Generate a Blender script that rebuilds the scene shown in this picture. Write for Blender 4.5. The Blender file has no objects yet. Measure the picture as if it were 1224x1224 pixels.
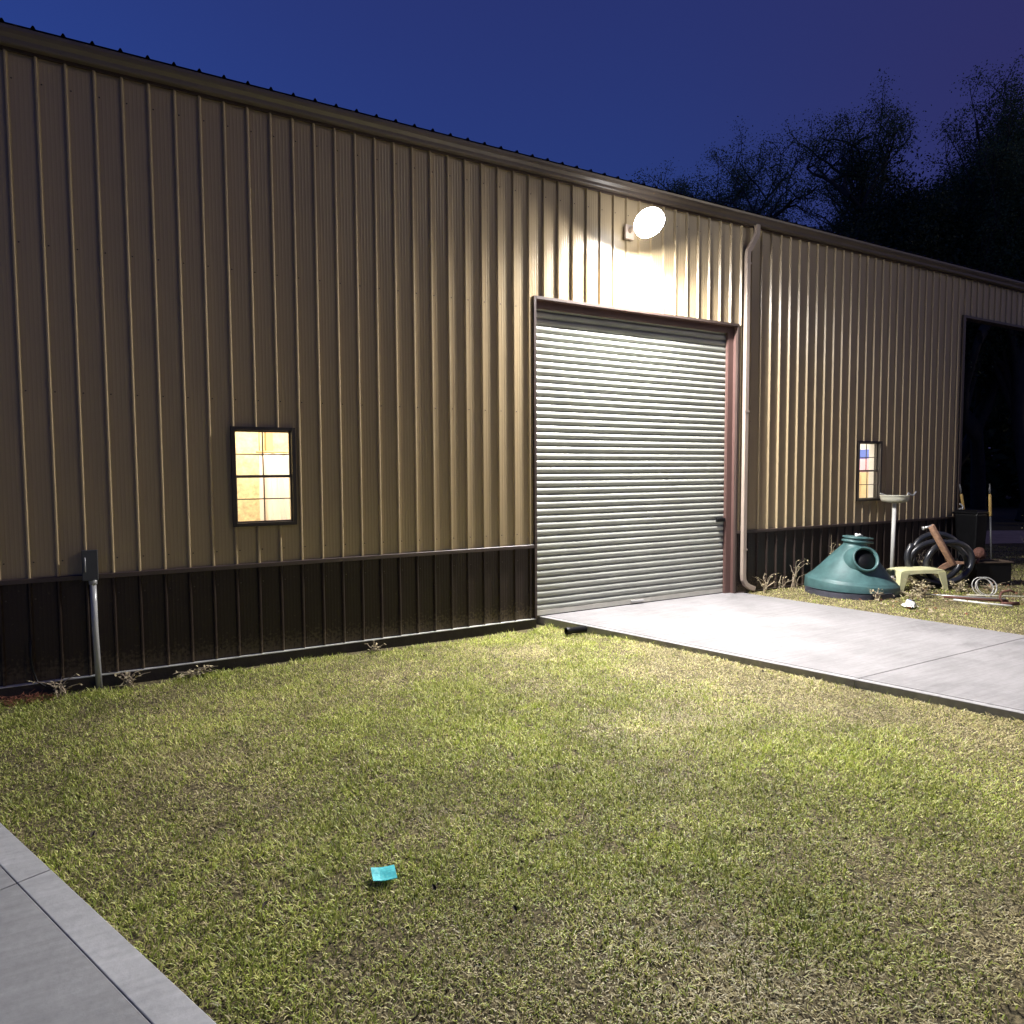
import bpy, math, random
import numpy as np
from mathutils import Vector, Matrix
random.seed(7); rng = np.random.default_rng(7)
S = bpy.context.scene
col = S.collection
P = 0.2286                     # rib pitch of the wall sheets (9 in)
R = math.radians

# ------------------------------------------------------------------ helpers
class MB:
    """collects shapes, links them as ONE mesh object"""
    def __init__(s): s.v = []; s.f = []; s.m = []; s.sm = []
    def add(s, vs, fs, mi=0, smooth=False):
        o = len(s.v); s.v += [tuple(v) for v in vs]
        for f in fs: s.f.append(tuple(i + o for i in f)); s.m.append(mi); s.sm.append(smooth)
    def box(s, x0, x1, y0, y1, z0, z1, mi=0):
        vs = [(x0,y0,z0),(x1,y0,z0),(x1,y1,z0),(x0,y1,z0),(x0,y0,z1),(x1,y0,z1),(x1,y1,z1),(x0,y1,z1)]
        s.add(vs, [(0,3,2,1),(4,5,6,7),(0,1,5,4),(1,2,6,5),(2,3,7,6),(3,0,4,7)], mi)
    def hull(s, base, top, mi=0, smooth=False):
        n = len(base)
        s.add(list(base) + list(top), [tuple(range(n))[::-1], tuple(range(n, 2*n))] +
              [(i, (i+1) % n, n + (i+1) % n, n + i) for i in range(n)], mi, smooth)
    def tube(s, pts, r, n=8, mi=0, caps=True):
        pts = [Vector(p) for p in pts]; k = len(pts)
        rs = r if isinstance(r, (list, tuple)) else [r]*k
        o = len(s.v); u = None
        for i, p in enumerate(pts):
            t = (pts[min(i+1, k-1)] - pts[max(i-1, 0)])
            if t.length < 1e-9: t = Vector((0,0,1))
            t.normalize()
            if u is None:
                u = t.cross(Vector((0,0,1)))
                if u.length < .1: u = t.cross(Vector((1,0,0)))
            u = (u - t*u.dot(t)); u.normalize(); w = t.cross(u)
            for j in range(n):
                a = 2*math.pi*j/n
                s.v.append(tuple(p + (u*math.cos(a) + w*math.sin(a))*rs[i]))
        for i in range(k-1):
            for j in range(n):
                s.f.append((o+i*n+j, o+i*n+(j+1) % n, o+(i+1)*n+(j+1) % n, o+(i+1)*n+j)); s.m.append(mi); s.sm.append(n > 5)
        if caps:
            s.f.append(tuple(o+j for j in range(n))[::-1]); s.m.append(mi); s.sm.append(False)
            s.f.append(tuple(o+(k-1)*n+j for j in range(n))); s.m.append(mi); s.sm.append(False)
    def lathe(s, prof, n=40, mi=0, axis=Matrix.Identity(4), smooth=True):
        o = len(s.v); k = len(prof)
        for r, z in prof:
            for j in range(n):
                a = 2*math.pi*j/n
                s.v.append(tuple(axis @ Vector((r*math.cos(a), r*math.sin(a), z))))
        for i in range(k-1):
            for j in range(n):
                s.f.append((o+i*n+j, o+i*n+(j+1) % n, o+(i+1)*n+(j+1) % n, o+(i+1)*n+j)); s.m.append(mi); s.sm.append(smooth)
    def build(s, name, mats, parent=None, xf=None, bevel=0, weld=False):
        me = bpy.data.meshes.new(name); me.from_pydata(s.v, [], s.f)
        mats = mats if isinstance(mats, (list, tuple)) else [mats]
        for m in mats: me.materials.append(m)
        me.polygons.foreach_set('material_index', s.m); me.polygons.foreach_set('use_smooth', s.sm)
        me.update()
        o = bpy.data.objects.new(name, me); col.objects.link(o)
        if xf is not None: o.matrix_world = xf
        if parent is not None: o.parent = parent
        if bevel:
            b = o.modifiers.new('bevel', 'BEVEL'); b.width = bevel; b.segments = 2; b.limit_method = 'ANGLE'; b.angle_limit = R(40)
        return o

def tag(o, label=None, cat=None, group=None, kind=None):
    if label: o['label'] = label
    if cat: o['category'] = cat
    if group: o['group'] = group
    if kind: o['kind'] = kind
    return o
def empty(name, loc=(0,0,0), rz=0):
    o = bpy.data.objects.new(name, None); col.objects.link(o)
    o.location = loc; o.rotation_euler = (0, 0, rz); o.empty_display_size = .1
    return o

# ------------------------------------------------------------------ materials
def mat(name, color, rough=.5, metal=0, spec=.5, var=.12, vscale=3, bump=0, bscale=40, streak=0, coat=0, emit=None, estr=0):
    m = bpy.data.materials.new(name); m.use_nodes = True
    nt = m.node_tree; N = nt.nodes; L = nt.links; b = N['Principled BSDF']
    b.inputs['Roughness'].default_value = rough; b.inputs['Metallic'].default_value = metal
    b.inputs['Specular IOR Level'].default_value = spec; b.inputs['Coat Weight'].default_value = coat
    geo = N.new('ShaderNodeNewGeometry')
    n1 = N.new('ShaderNodeTexNoise'); n1.inputs['Scale'].default_value = vscale; n1.inputs['Detail'].default_value = 8
    n1.inputs['Roughness'].default_value = .65
    mp = N.new('ShaderNodeMapping'); mp.inputs['Scale'].default_value = (1, 1, .12 if streak else 1)
    L.new(geo.outputs['Position'], mp.inputs['Vector']); L.new(mp.outputs[0], n1.inputs['Vector'])
    rp = N.new('ShaderNodeMapRange'); rp.inputs['From Min'].default_value = .3; rp.inputs['From Max'].default_value = .7
    rp.inputs['To Min'].default_value = 1-var; rp.inputs['To Max'].default_value = 1+var
    L.new(n1.outputs['Fac'], rp.inputs['Value'])
    mx = N.new('ShaderNodeVectorMath'); mx.operation = 'SCALE'; mx.inputs[0].default_value = color[:3]
    L.new(rp.outputs[0], mx.inputs['Scale']); L.new(mx.outputs[0], b.inputs['Base Color'])
    rr = N.new('ShaderNodeMapRange'); rr.inputs['To Min'].default_value = max(.02, rough-.08); rr.inputs['To Max'].default_value = min(1, rough+.1)
    L.new(n1.outputs['Fac'], rr.inputs['Value']); L.new(rr.outputs[0], b.inputs['Roughness'])
    if bump:
        n2 = N.new('ShaderNodeTexNoise'); n2.inputs['Scale'].default_value = bscale; n2.inputs['Detail'].default_value = 6
        L.new(geo.outputs['Position'], n2.inputs['Vector'])
        bp = N.new('ShaderNodeBump'); bp.inputs['Strength'].default_value = 1; bp.inputs['Distance'].default_value = bump
        L.new(n2.outputs['Fac'], bp.inputs['Height']); L.new(bp.outputs[0], b.inputs['Normal'])
    if emit:
        b.inputs['Emission Color'].default_value = (*emit, 1); b.inputs['Emission Strength'].default_value = estr
    return m

M = {}
M['tan'] = mat('tan_paint', (.365,.281,.166), .30, spec=.5, var=.07, vscale=2.2, bump=.003, bscale=2.4, streak=1)
M['brown'] = mat('brown_paint', (.030,.020,.0165), .45, spec=.28, var=.12, vscale=2.5, bump=.001, bscale=5, streak=1)
def mud(m):
    nt = m.node_tree; N = nt.nodes; L = nt.links; b = N['Principled BSDF']; src = b.inputs['Base Color'].links[0].from_socket
    geo = N.new('ShaderNodeNewGeometry'); sx = N.new('ShaderNodeSeparateXYZ'); L.new(geo.outputs['Position'], sx.inputs[0])
    h = N.new('ShaderNodeMapRange'); h.inputs['From Min'].default_value=.30; h.inputs['From Max'].default_value=.0; L.new(sx.outputs['Z'], h.inputs['Value'])
    n = N.new('ShaderNodeTexNoise'); n.inputs['Scale'].default_value=30; n.inputs['Detail'].default_value=8; L.new(geo.outputs['Position'], n.inputs['Vector'])
    a = N.new('ShaderNodeMath'); a.operation='MULTIPLY_ADD'; L.new(h.outputs[0], a.inputs[0]); a.inputs[1].default_value=.38; L.new(n.outputs['Fac'], a.inputs[2])
    r = N.new('ShaderNodeMapRange'); r.inputs['From Min'].default_value=.62; r.inputs['From Max'].default_value=.82; r.inputs['To Max'].default_value=.6; L.new(a.outputs[0], r.inputs['Value'])
    mx = N.new('ShaderNodeMix'); mx.data_type='RGBA'; L.new(r.outputs[0], mx.inputs[0]); L.new(src, mx.inputs[6]); mx.inputs[7].default_value=(.12,.09,.06,1); L.new(mx.outputs[2], b.inputs['Base Color'])
mud(M['brown'])
M['trim'] = mat('brown_trim_paint', (.060,.041,.035), .4, var=.1)
M['bronze'] = mat('dark_bronze', (.022,.016,.013), .4)
M['jamb'] = mat('primed_jamb', (.125,.07,.06), .5, var=.1, vscale=6)
M['gutter'] = mat('gutter_paint', (.125,.10,.082), .33, var=.06)
M['spout'] = mat('downspout_paint', (.38,.305,.25), .35, var=.06)
M['galv'] = mat('galvanised', (.62,.62,.58), .5, metal=0, var=.2, vscale=9)
M['roof'] = mat('roof_paint', (.05,.035,.03), .45)
M['found'] = mat('foundation_concrete', (.055,.047,.037), .9, var=.3, vscale=8, bump=.004)
M['pvc'] = mat('grey_pvc', (.36,.36,.36), .22, var=.08)
M['boxgrey'] = mat('grey_box', (.06,.062,.065), .5, var=.08)
M['black'] = mat('black_plastic', (.006,.006,.007), .42, spec=.3, var=.2, vscale=10)
M['hose'] = mat('black_corrugated_pipe', (.022,.023,.028), .3, spec=.7, var=.3, vscale=8)
M['green'] = mat('green_poly', (.058,.125,.125), .45, var=.28, vscale=7, bump=.0008, bscale=60)
M['yellow'] = mat('pale_yellow_plastic', (.72,.70,.40), .45, var=.08, vscale=6)
M['rust'] = mat('rusty_steel', (.33,.19,.12), .75, var=.35, vscale=18, bump=.002)
M['darkrust'] = mat('dark_rust', (.12,.05,.035), .8, var=.4, vscale=20, bump=.003)
M['white'] = mat('white_plastic', (.72,.71,.66), .4, var=.06)
M['cream'] = mat('cream_plastic', (.60,.58,.47), .45, var=.1)
M['steel'] = mat('grey_steel', (.5,.5,.5), .35, metal=.5, var=.15)
M['greyrib'] = mat('grey_ribbed_plastic', (.16,.16,.20), .5, var=.2, vscale=12)
M['cyan'] = mat('cyan_foam', (.08,.62,.64), .5, var=.08, vscale=20, bump=.002)
M['handle'] = mat('yellow_grip', (.56,.37,.12), .5, var=.1)
M['stem'] = mat('dry_stem', (.42,.34,.24), .8, var=.3, vscale=12)
M['dryleaf'] = mat('dry_leaf', (.40,.34,.20), .8, var=.4, vscale=9)
M['reddry'] = mat('red_straw', (.24,.085,.045), .85, var=.4, vscale=14)
M['deadleaf'] = mat('dead_leaf', (.035,.022,.013), .8, var=.3)
M['bark'] = mat('bark', (.045,.038,.032), .9, var=.3, vscale=4)
M['osb'] = mat('osb_board', (.76,.66,.45), .8, var=.3, vscale=14)
M['stud'] = mat('pine_stud', (.70,.42,.24), .7, var=.1)
M['iwhite'] = mat('white_wall_paint', (.82,.80,.76), .7, var=.03)
M['sheet'] = mat('white_sheet', (.82,.72,.70), .6, var=.05)
M['beige'] = mat('beige_cabinet', (.62,.47,.27), .6, var=.06)
M['blue'] = mat('blue_bin', (.12,.18,.55), .5)
M['pink'] = mat('pink_board', (.70,.42,.50), .7)

def curtain_mat():
    m = mat('galv_curtain', (.36,.368,.325), .34, metal=0, spec=.6, var=.05, vscale=2, bump=.0008, bscale=6)
    return m
M['curtain'] = curtain_mat()

def concrete(name, c, sc=1.0):
    m = bpy.data.materials.new(name); m.use_nodes = True
    nt = m.node_tree; N = nt.nodes; L = nt.links; b = N['Principled BSDF']
    geo = N.new('ShaderNodeNewGeometry')
    n1 = N.new('ShaderNodeTexNoise'); n1.inputs['Scale'].default_value = 1.3*sc; n1.inputs['Detail'].default_value = 9; n1.inputs['Roughness'].default_value = .62
    n3 = N.new('ShaderNodeTexNoise'); n3.inputs['Scale'].default_value = 26; n3.inputs['Detail'].default_value = 5
    mp = N.new('ShaderNodeMapping'); mp.inputs['Scale'].default_value = (1.0, 9, 1); mp.inputs['Rotation'].default_value = (0,0,R(8))
    n2 = N.new('ShaderNodeTexNoise'); n2.inputs['Scale'].default_value = 2.2; n2.inputs['Detail'].default_value = 7   # broom strokes
    L.new(geo.outputs['Position'], n1.inputs['Vector']); L.new(geo.outputs['Position'], mp.inputs['Vector'])
    L.new(mp.outputs[0], n2.inputs['Vector']); L.new(geo.outputs['Position'], n3.inputs['Vector'])
    r1 = N.new('ShaderNodeMapRange'); r1.inputs['From Min'].default_value=.3; r1.inputs['From Max'].default_value=.7; r1.inputs['To Min'].default_value=.80; r1.inputs['To Max'].default_value=1.1
    r2 = N.new('ShaderNodeMapRange'); r2.inputs['From Min'].default_value=.3; r2.inputs['From Max'].default_value=.7; r2.inputs['To Min'].default_value=.88; r2.inputs['To Max'].default_value=1.08
    r3 = N.new('ShaderNodeMapRange'); r3.inputs['From Min'].default_value=.3; r3.inputs['From Max'].default_value=.7; r3.inputs['To Min'].default_value=.94; r3.inputs['To Max'].default_value=1.05
    L.new(n1.outputs['Fac'], r1.inputs['Value']); L.new(n2.outputs['Fac'], r2.inputs['Value']); L.new(n3.outputs['Fac'], r3.inputs['Value'])
    m1 = N.new('ShaderNodeMath'); m1.operation='MULTIPLY'; L.new(r1.outputs[0], m1.inputs[0]); L.new(r2.outputs[0], m1.inputs[1])
    m2 = N.new('ShaderNodeMath'); m2.operation='MULTIPLY'; L.new(m1.outputs[0], m2.inputs[0]); L.new(r3.outputs[0], m2.inputs[1])
    n4 = N.new('ShaderNodeTexNoise'); n4.inputs['Scale'].default_value = .55; n4.inputs['Detail'].default_value = 10; n4.inputs['Roughness'].default_value = .7; n4.inputs['Distortion'].default_value = 1.2
    L.new(geo.outputs['Position'], n4.inputs['Vector'])
    r4 = N.new('ShaderNodeMapRange'); r4.inputs['From Min'].default_value=.56; r4.inputs['From Max'].default_value=.66; r4.inputs['To Min'].default_value=1.0; r4.inputs['To Max'].default_value=.80
    L.new(n4.outputs['Fac'], r4.inputs['Value']); m3 = N.new('ShaderNodeMath'); m3.operation='MULTIPLY'; L.new(m2.outputs[0], m3.inputs[0]); L.new(r4.outputs[0], m3.inputs[1]); m2 = m3
    sc_ = N.new('ShaderNodeVectorMath'); sc_.operation='SCALE'; sc_.inputs[0].default_value = c; L.new(m2.outputs[0], sc_.inputs['Scale'])
    L.new(sc_.outputs[0], b.inputs['Base Color']); b.inputs['Roughness'].default_value = .85
    bp = N.new('ShaderNodeBump'); bp.inputs['Distance'].default_value = .003; L.new(n2.outputs['Fac'], bp.inputs['Height'])
    bp2 = N.new('ShaderNodeBump'); bp2.inputs['Distance'].default_value = .002; L.new(n3.outputs['Fac'], bp2.inputs['Height']); L.new(bp.outputs[0], bp2.inputs['Normal'])
    L.new(bp2.outputs[0], b.inputs['Normal'])
    return m
M['slab'] = concrete('driveway_concrete', (.232,.220,.222))
M['slab_edge'] = concrete('troweled_concrete', (.30,.29,.29), 2)
M['walk'] = concrete('walkway_concrete', (.32,.32,.315), 1.5)
M['walk_edge'] = concrete('walkway_edge_concrete', (.43,.43,.425), 2)
M['road'] = concrete('pale_dirt_road', (.50,.38,.30), 3)

def ground_mat():
    m = bpy.data.materials.new('soil_and_thatch'); m.use_nodes = True
    nt = m.node_tree; N = nt.nodes; L = nt.links; b = N['Principled BSDF']; b.inputs['Roughness'].default_value = .95
    b.inputs['Specular IOR Level'].default_value = .2
    geo = N.new('ShaderNodeNewGeometry')
    n1 = N.new('ShaderNodeTexNoise'); n1.inputs['Scale'].default_value = 45; n1.inputs['Detail'].default_value = 8
    L.new(geo.outputs['Position'], n1.inputs['Vector'])
    cr = N.new('ShaderNodeValToRGB'); e = cr.color_ramp.elements
    e[0].position=.35; e[0].color=(.035,.030,.016,1); e[1].position=.68; e[1].color=(.22,.18,.095,1)
    L.new(n1.outputs['Fac'], cr.inputs[0]); L.new(cr.outputs[0], b.inputs['Base Color'])
    bp = N.new('ShaderNodeBump'); bp.inputs['Distance'].default_value=.02; L.new(n1.outputs['Fac'], bp.inputs['Height']); L.new(bp.outputs[0], b.inputs['Normal'])
    return m
M['ground'] = ground_mat()

def attr_mat(name, rough=.55, trans=.25, spec=.4):
    m = bpy.data.materials.new(name); m.use_nodes = True
    nt = m.node_tree; N = nt.nodes; L = nt.links; b = N['Principled BSDF']
    a = N.new('ShaderNodeAttribute'); a.attribute_name = 'tint'
    L.new(a.outputs['Color'], b.inputs['Base Color']); b.inputs['Roughness'].default_value = rough; b.inputs['Specular IOR Level'].default_value = spec
    if trans:
        out = N['Material Output']; t = N.new('ShaderNodeBsdfTranslucent'); mx = N.new('ShaderNodeMixShader'); mx.inputs[0].default_value = trans
        L.new(a.outputs['Color'], t.inputs['Color']); L.new(b.outputs[0], mx.inputs[1]); L.new(t.outputs[0], mx.inputs[2]); L.new(mx.outputs[0], out.inputs['Surface'])
    return m
M['grass'] = attr_mat('grass_blades', .5, .25, .35)
M['leaf'] = attr_mat('tree_leaves', .6, .2, .3)

def glass_mat():
    m = bpy.data.materials.new('window_glass'); m.use_nodes = True
    nt = m.node_tree; N = nt.nodes; L = nt.links; out = N['Material Output']
    N.remove(N['Principled BSDF'])
    g = N.new('ShaderNodeBsdfGlossy'); g.inputs['Roughness'].default_value = .03
    t = N.new('ShaderNodeBsdfTransparent'); t.inputs['Color'].default_value = (.93,.95,.94,1)
    f = N.new('ShaderNodeFresnel'); f.inputs[0].default_value = 1.45
    mx = N.new('ShaderNodeMixShader'); L.new(f.outputs[0], mx.inputs[0]); L.new(t.outputs[0], mx.inputs[1]); L.new(g.outputs[0], mx.inputs[2]); L.new(mx.outputs[0], out.inputs['Surface'])
    return m
M['glass'] = glass_mat()
def emit_mat(name, c, s):
    m = bpy.data.materials.new(name); m.use_nodes = True
    b = m.node_tree.nodes['Principled BSDF']; b.inputs['Base Color'].default_value=(.8,.8,.8,1)
    b.inputs['Emission Color'].default_value = (*c,1); b.inputs['Emission Strength'].default_value = s
    return m

# ------------------------------------------------------------------ camera
cam = bpy.data.cameras.new('camera'); co = bpy.data.objects.new('camera', cam); col.objects.link(co)
cam.sensor_width = 36; cam.lens = 835.29/1224*36; cam.clip_end = 2000; cam.clip_start = .05
yaw, pit, rol = .5186, .0598, -.0054
fwd = Vector((math.sin(yaw), math.cos(yaw), 0)); rgt = Vector((math.cos(yaw), -math.sin(yaw), 0)); up = Vector((0,0,1))
w_ = fwd*math.cos(pit) - up*math.sin(pit); u_ = up*math.cos(pit) + fwd*math.sin(pit)
r3 = rgt*math.cos(rol) + u_*math.sin(rol); u3 = u_*math.cos(rol) - rgt*math.sin(rol)
CAM = Vector((.7102, -7.9044, 1.9904))
co.matrix_world = Matrix.Translation(CAM) @ Matrix((r3, u3, -w_)).transposed().to_4x4()
S.camera = co

# ------------------------------------------------------------------ sheets
RH = .029
def rib(x, phase=0.0):
    """ribbed sheet profile: distance out from the wall plane"""
    d = (x/P + phase) % 1.0; d = min(d, 1-d)*P
    if d <= .006: return RH
    if d <= .021: return RH*(1-(d-.006)/.015)
    return 0
def rib_breaks(x0, x1):
    out = {x0, x1}
    for n in range(int(math.floor(x0/P))-1, int(math.ceil(x1/P))+2):
        for d in (-.021, -.006, .006, .021): out.add(n*P+d)
        for q in (.27, .42, .58, .73):
            c = (n+q)*P
            for d in (-.009, -.003, .003, .009): out.add(c+d)
    return sorted(v for v in out if x0-1e-9 <= v <= x1+1e-9)
def minor(x):
    t = (x/P) % 1.0
    for q in (.27, .42, .58, .73):
        d = abs(t-q)*P
        if d < .0035: return .0011
    return 0
def sheet(mb, x0, x1, z0, z1, holes=(), y=0.0, out=-1, zstep=None):
    xs = rib_breaks(x0, x1)
    for h in holes: xs += [h[0], h[1]]
    xs = sorted(set(round(v, 5) for v in xs if x0-1e-6 <= v <= x1+1e-6))
    zs = sorted(set([z0, z1] + [v for h in holes for v in (h[2], h[3]) if z0 < v < z1]))
    idx = {}
    def vid(i, k):
        if (i, k) not in idx:
            x = xs[i]; idx[(i, k)] = len(mb.v); mb.v.append((x, y + out*(rib(x)+minor(x)), zs[k]))
        return idx[(i, k)]
    for i in range(len(xs)-1):
        for k in range(len(zs)-1):
            cx, cz = (xs[i]+xs[i+1])/2, (zs[k]+zs[k+1])/2
            if any(h[0] < cx < h[1] and h[2] < cz < h[3] for h in holes): continue
            f = (vid(i,k), vid(i+1,k), vid(i+1,k+1), vid(i,k+1))
            mb.f.append(f if out < 0 else f[::-1]); mb.m.append(0); mb.sm.append(False)

# ================================================================== BUILDING
B = empty('metal_building', (0, 0, 0))
tag(B, 'long tan ribbed metal building with dark brown lower band and roll up door', 'building')
XL, XE, XR, YB = -6.0, 15.72, 19.8, 12.0
ZT, ZW = 5.81, .994
DX0, DX1, DZ = 5.58, 9.29, 4.22
W1 = (1.83, 2.44, 1.43, 2.44); W2 = (12.41, 13.06, 1.42, 2.46)
OZ = 5.06
b = MB(); sheet(b, XL, XE, ZW, ZT, [(DX0, DX1, 0, DZ), W1, W2]); sheet(b, XE, XR, OZ, ZT)
b.build('wall_panel', M['tan'], B)
b = MB(); sheet(b, XL, XE, .012, .962, [(DX0, DX1, -1, 1)]); b.build('wainscot_panel', M['brown'], B)
# band trim between the two colours, base trim, foundation
b = MB()
for x0, x1 in ((XL, DX0-.032), (DX1+.032, XE)):
    b.hull([(x0,0,.958),(x0,-.038,.958),(x0,-.038,.998),(x0,-.030,1.004),(x0,0,1.004)], [(x1,0,.958),(x1,-.038,.958),(x1,-.038,.998),(x1,-.030,1.004),(x1,0,1.004)])
b.build('band_trim', M['trim'], B)
b = MB(); b.box(XL, DX0-.032, -.043, .01, .000, .010); b.build('base_trim', M['galv'], B)
b = MB(); b.box(DX1+.032, XE, -.043, .01, .000, .010); b.build('base_trim', M['trim'], B)
b = MB(); b.box(XL, DX0-.01, -.028, .2, -.5, -.002); b.box(DX1+.01, XE, -.028, .2, -.5, -.002); b.build('foundation', M['found'], B)
# hidden sides of the building
b = MB()
b.add([(XL,0,-.1),(XL,YB,-.1),(XL,YB,ZT),(XL,6,ZT+.5),(XL,0,ZT)], [(0,1,2,3,4)])
b.add([(XE,.03,-.1),(XE,YB,-.1),(XE,YB,ZT),(XE,6,ZT+.5),(XE,.03,ZT)], [(4,3,2,1,0)])
b.add([(XL,YB,-.1),(XE,YB,-.1),(XE,YB,ZT),(XL,YB,ZT)], [(0,1,2,3)])
b.build('end_wall', M['tan'], B)
# roof with ribs, gable
b = MB(); xs = rib_breaks(XL-.1, XR+.15); xs = [x for x in xs if minor(x) == 0]
SL = 1/12
for ya, yb, s in ((-.12, 6, 1), (6, YB+.1, -1)):
    o = len(b.v)
    for x in xs:
        h = rib(x)*.95
        za = 5.968 + (SL*(ya+.12) if s > 0 else SL*6.12); zb = 5.968 + (SL*6.12 if s > 0 else SL*6.12 - SL*(yb-6))
        b.v += [(x, ya, za+h), (x, yb, zb+h)]
    for i in range(len(xs)-1):
        b.f.append((o+2*i, o+2*i+2, o+2*i+3, o+2*i+1)); b.m.append(0); b.sm.append(False)
# underside closure strip of the eave, keeps light out
b.add([(XL,-.104,5.94),(XR,-.104,5.94),(XR,6,6.40),(XL,6,6.40)], [(0,1,2,3)])
b.build('roof', M['roof'], B)
# gutter (K profile) and eave trim
prof = [(-.022,5.925),(-.022,5.815),(-.036,5.800),(-.098,5.800),(-.106,5.812),(-.112,5.845),(-.140,5.875),(-.152,5.905),(-.152,5.935),(-.140,5.942),(-.140,5.936),(-.146,5.931),(-.146,5.905),(-.134,5.879),(-.106,5.850),(-.100,5.817),(-.095,5.806),(-.036,5.806),(-.028,5.818),(-.028,5.925)]
b = MB(); b.hull([(XL,y,z) for y,z in prof], [(XR+.05,y,z) for y,z in prof]); g_ = b.build('gutter', M['gutter'], B)
for k in range(1, 8):
    xx = XL + k*3.05; s_ = MB()
    s_.box(xx-.012, xx+.012, -.155, -.02, 5.943, 5.9465)
    s_.build('hanger', M['gutter'], g_)
b = MB(); b.hull([(XL,0,5.775),(XL,-.0335,5.775),(XL,-.0335,5.795),(XL,-.021,5.94),(XL,0,5.94)], [(XR,0,5.775),(XR,-.0335,5.775),(XR,-.0335,5.795),(XR,-.021,5.94),(XR,0,5.94)])
b.build('eave_trim', M['trim'], B)
# open bay: header soffit, side trim, far post
b = MB(); b.box(XE+.05, XR, -.037, .16, OZ-.045, OZ+.002); b.box(XE-.03, XE+.05, -.038, .02, -.02, OZ+.002); b.build('bay_trim', M['trim'], B)
for y_ in (.0, YB-.15):
    b = MB(); b.box(XR-.12, XR, y_, y_+.15, -.3, 5.9); b.build('bay_post', M['trim'], B)

# ---- roll-up door
D = empty('roll_up_door', (0,0,0)); D.parent = B
b = MB()
RD = .125; zb = .075; per = .0938; n = int((DZ+.25-zb)/per)
pr_ = [(0,0),(.10,.015),(.25,.025),(.45,.029),(.65,.025),(.80,.013),(.88,-.004),(.93,-.014)]
zs = []
for k in range(n+1):
    for t, d in pr_: zs.append((zb+(k+t)*per, d))
zs = [(z, d) for z, d in zs if z <= DZ+.24]
nx = 36; o = len(b.v)
for i in range(nx+1):
    x = DX0+.002+(DX1-DX0-.004)*i/nx
    for z, d in zs:
        b.v.append((x, RD - d*.95 + .004*math.sin(i*.7+z*1.9)*math.sin(z*2.6+i*.21), z))
k = len(zs)
for i in range(nx):
    for j in range(k-1):
        b.f.append((o+i*k+j, o+(i+1)*k+j, o+(i+1)*k+j+1, o+i*k+j+1)); b.m.append(0); b.sm.append(True)
b.build('door_curtain', M['curtain'], D)
b = MB(); b.box(DX0+.003, DX1-.003, RD-.028, RD+.02, .014, .078); b.box(DX0+.003, DX1-.003, RD-.02, RD+.015, .001, .012, 1)
bb = b.build('bottom_bar', [mat('bar_steel', (.50,.48,.42), .5, var=.15), M['black']], D)
b = MB(); b.box(7.28, 7.52, RD-.055, RD-.029, .036, .062); b.build('lift_handle', M['steel'], D, bevel=.006)
b = MB(); b.box(8.99, 9.155, RD-.085, RD-.030, 1.155, 1.215); b.box(8.96, 9.01, RD-.10, RD-.06, 1.165, 1.205); b.build('slide_lock', M['black'], D, bevel=.006)
b = MB(); b.box(5.60, 5.645, RD-.06, RD-.022, 1.03, 1.09); b.build('lock_hasp', M['black'], D, bevel=.005)
b = MB()   # jamb reveals, front facing guide channels, head bar
b.box(DX1, DX1+.03, .002, RD+.10, 0, DZ+.03); b.box(DX0-.03, DX0, .002, RD+.10, 0, DZ+.03); b.box(DX0, DX1, .002, RD-.04, DZ, DZ+.03)
b.box(DX1-.115, DX1-.002, RD-.075, RD-.030, .0, DZ-.002); b.box(DX1-.125, DX1-.116, RD-.060, RD-.030, .0, DZ-.11)
b.box(DX0+.001, DX1-.118, RD-.070, RD-.032, DZ-.095, DZ-.002)
b.build('door_jamb', M['jamb'], D)
b = MB()
b.box(DX1, DX1+.034, -.040, .0, .0, DZ+.036); b.box(DX0-.034, DX0, -.040, .0, .0, DZ+.036); b.box(DX0+.0005, DX1-.0005, -.042, -.001, DZ, DZ+.036)
b.build('door_trim', M['trim'], D)
b = MB(); b.box(DX0-.3, DX1+.3, RD+.12, RD+.2, -.1, DZ+.6); b.build('shadow_board', M['black'], D)

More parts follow.
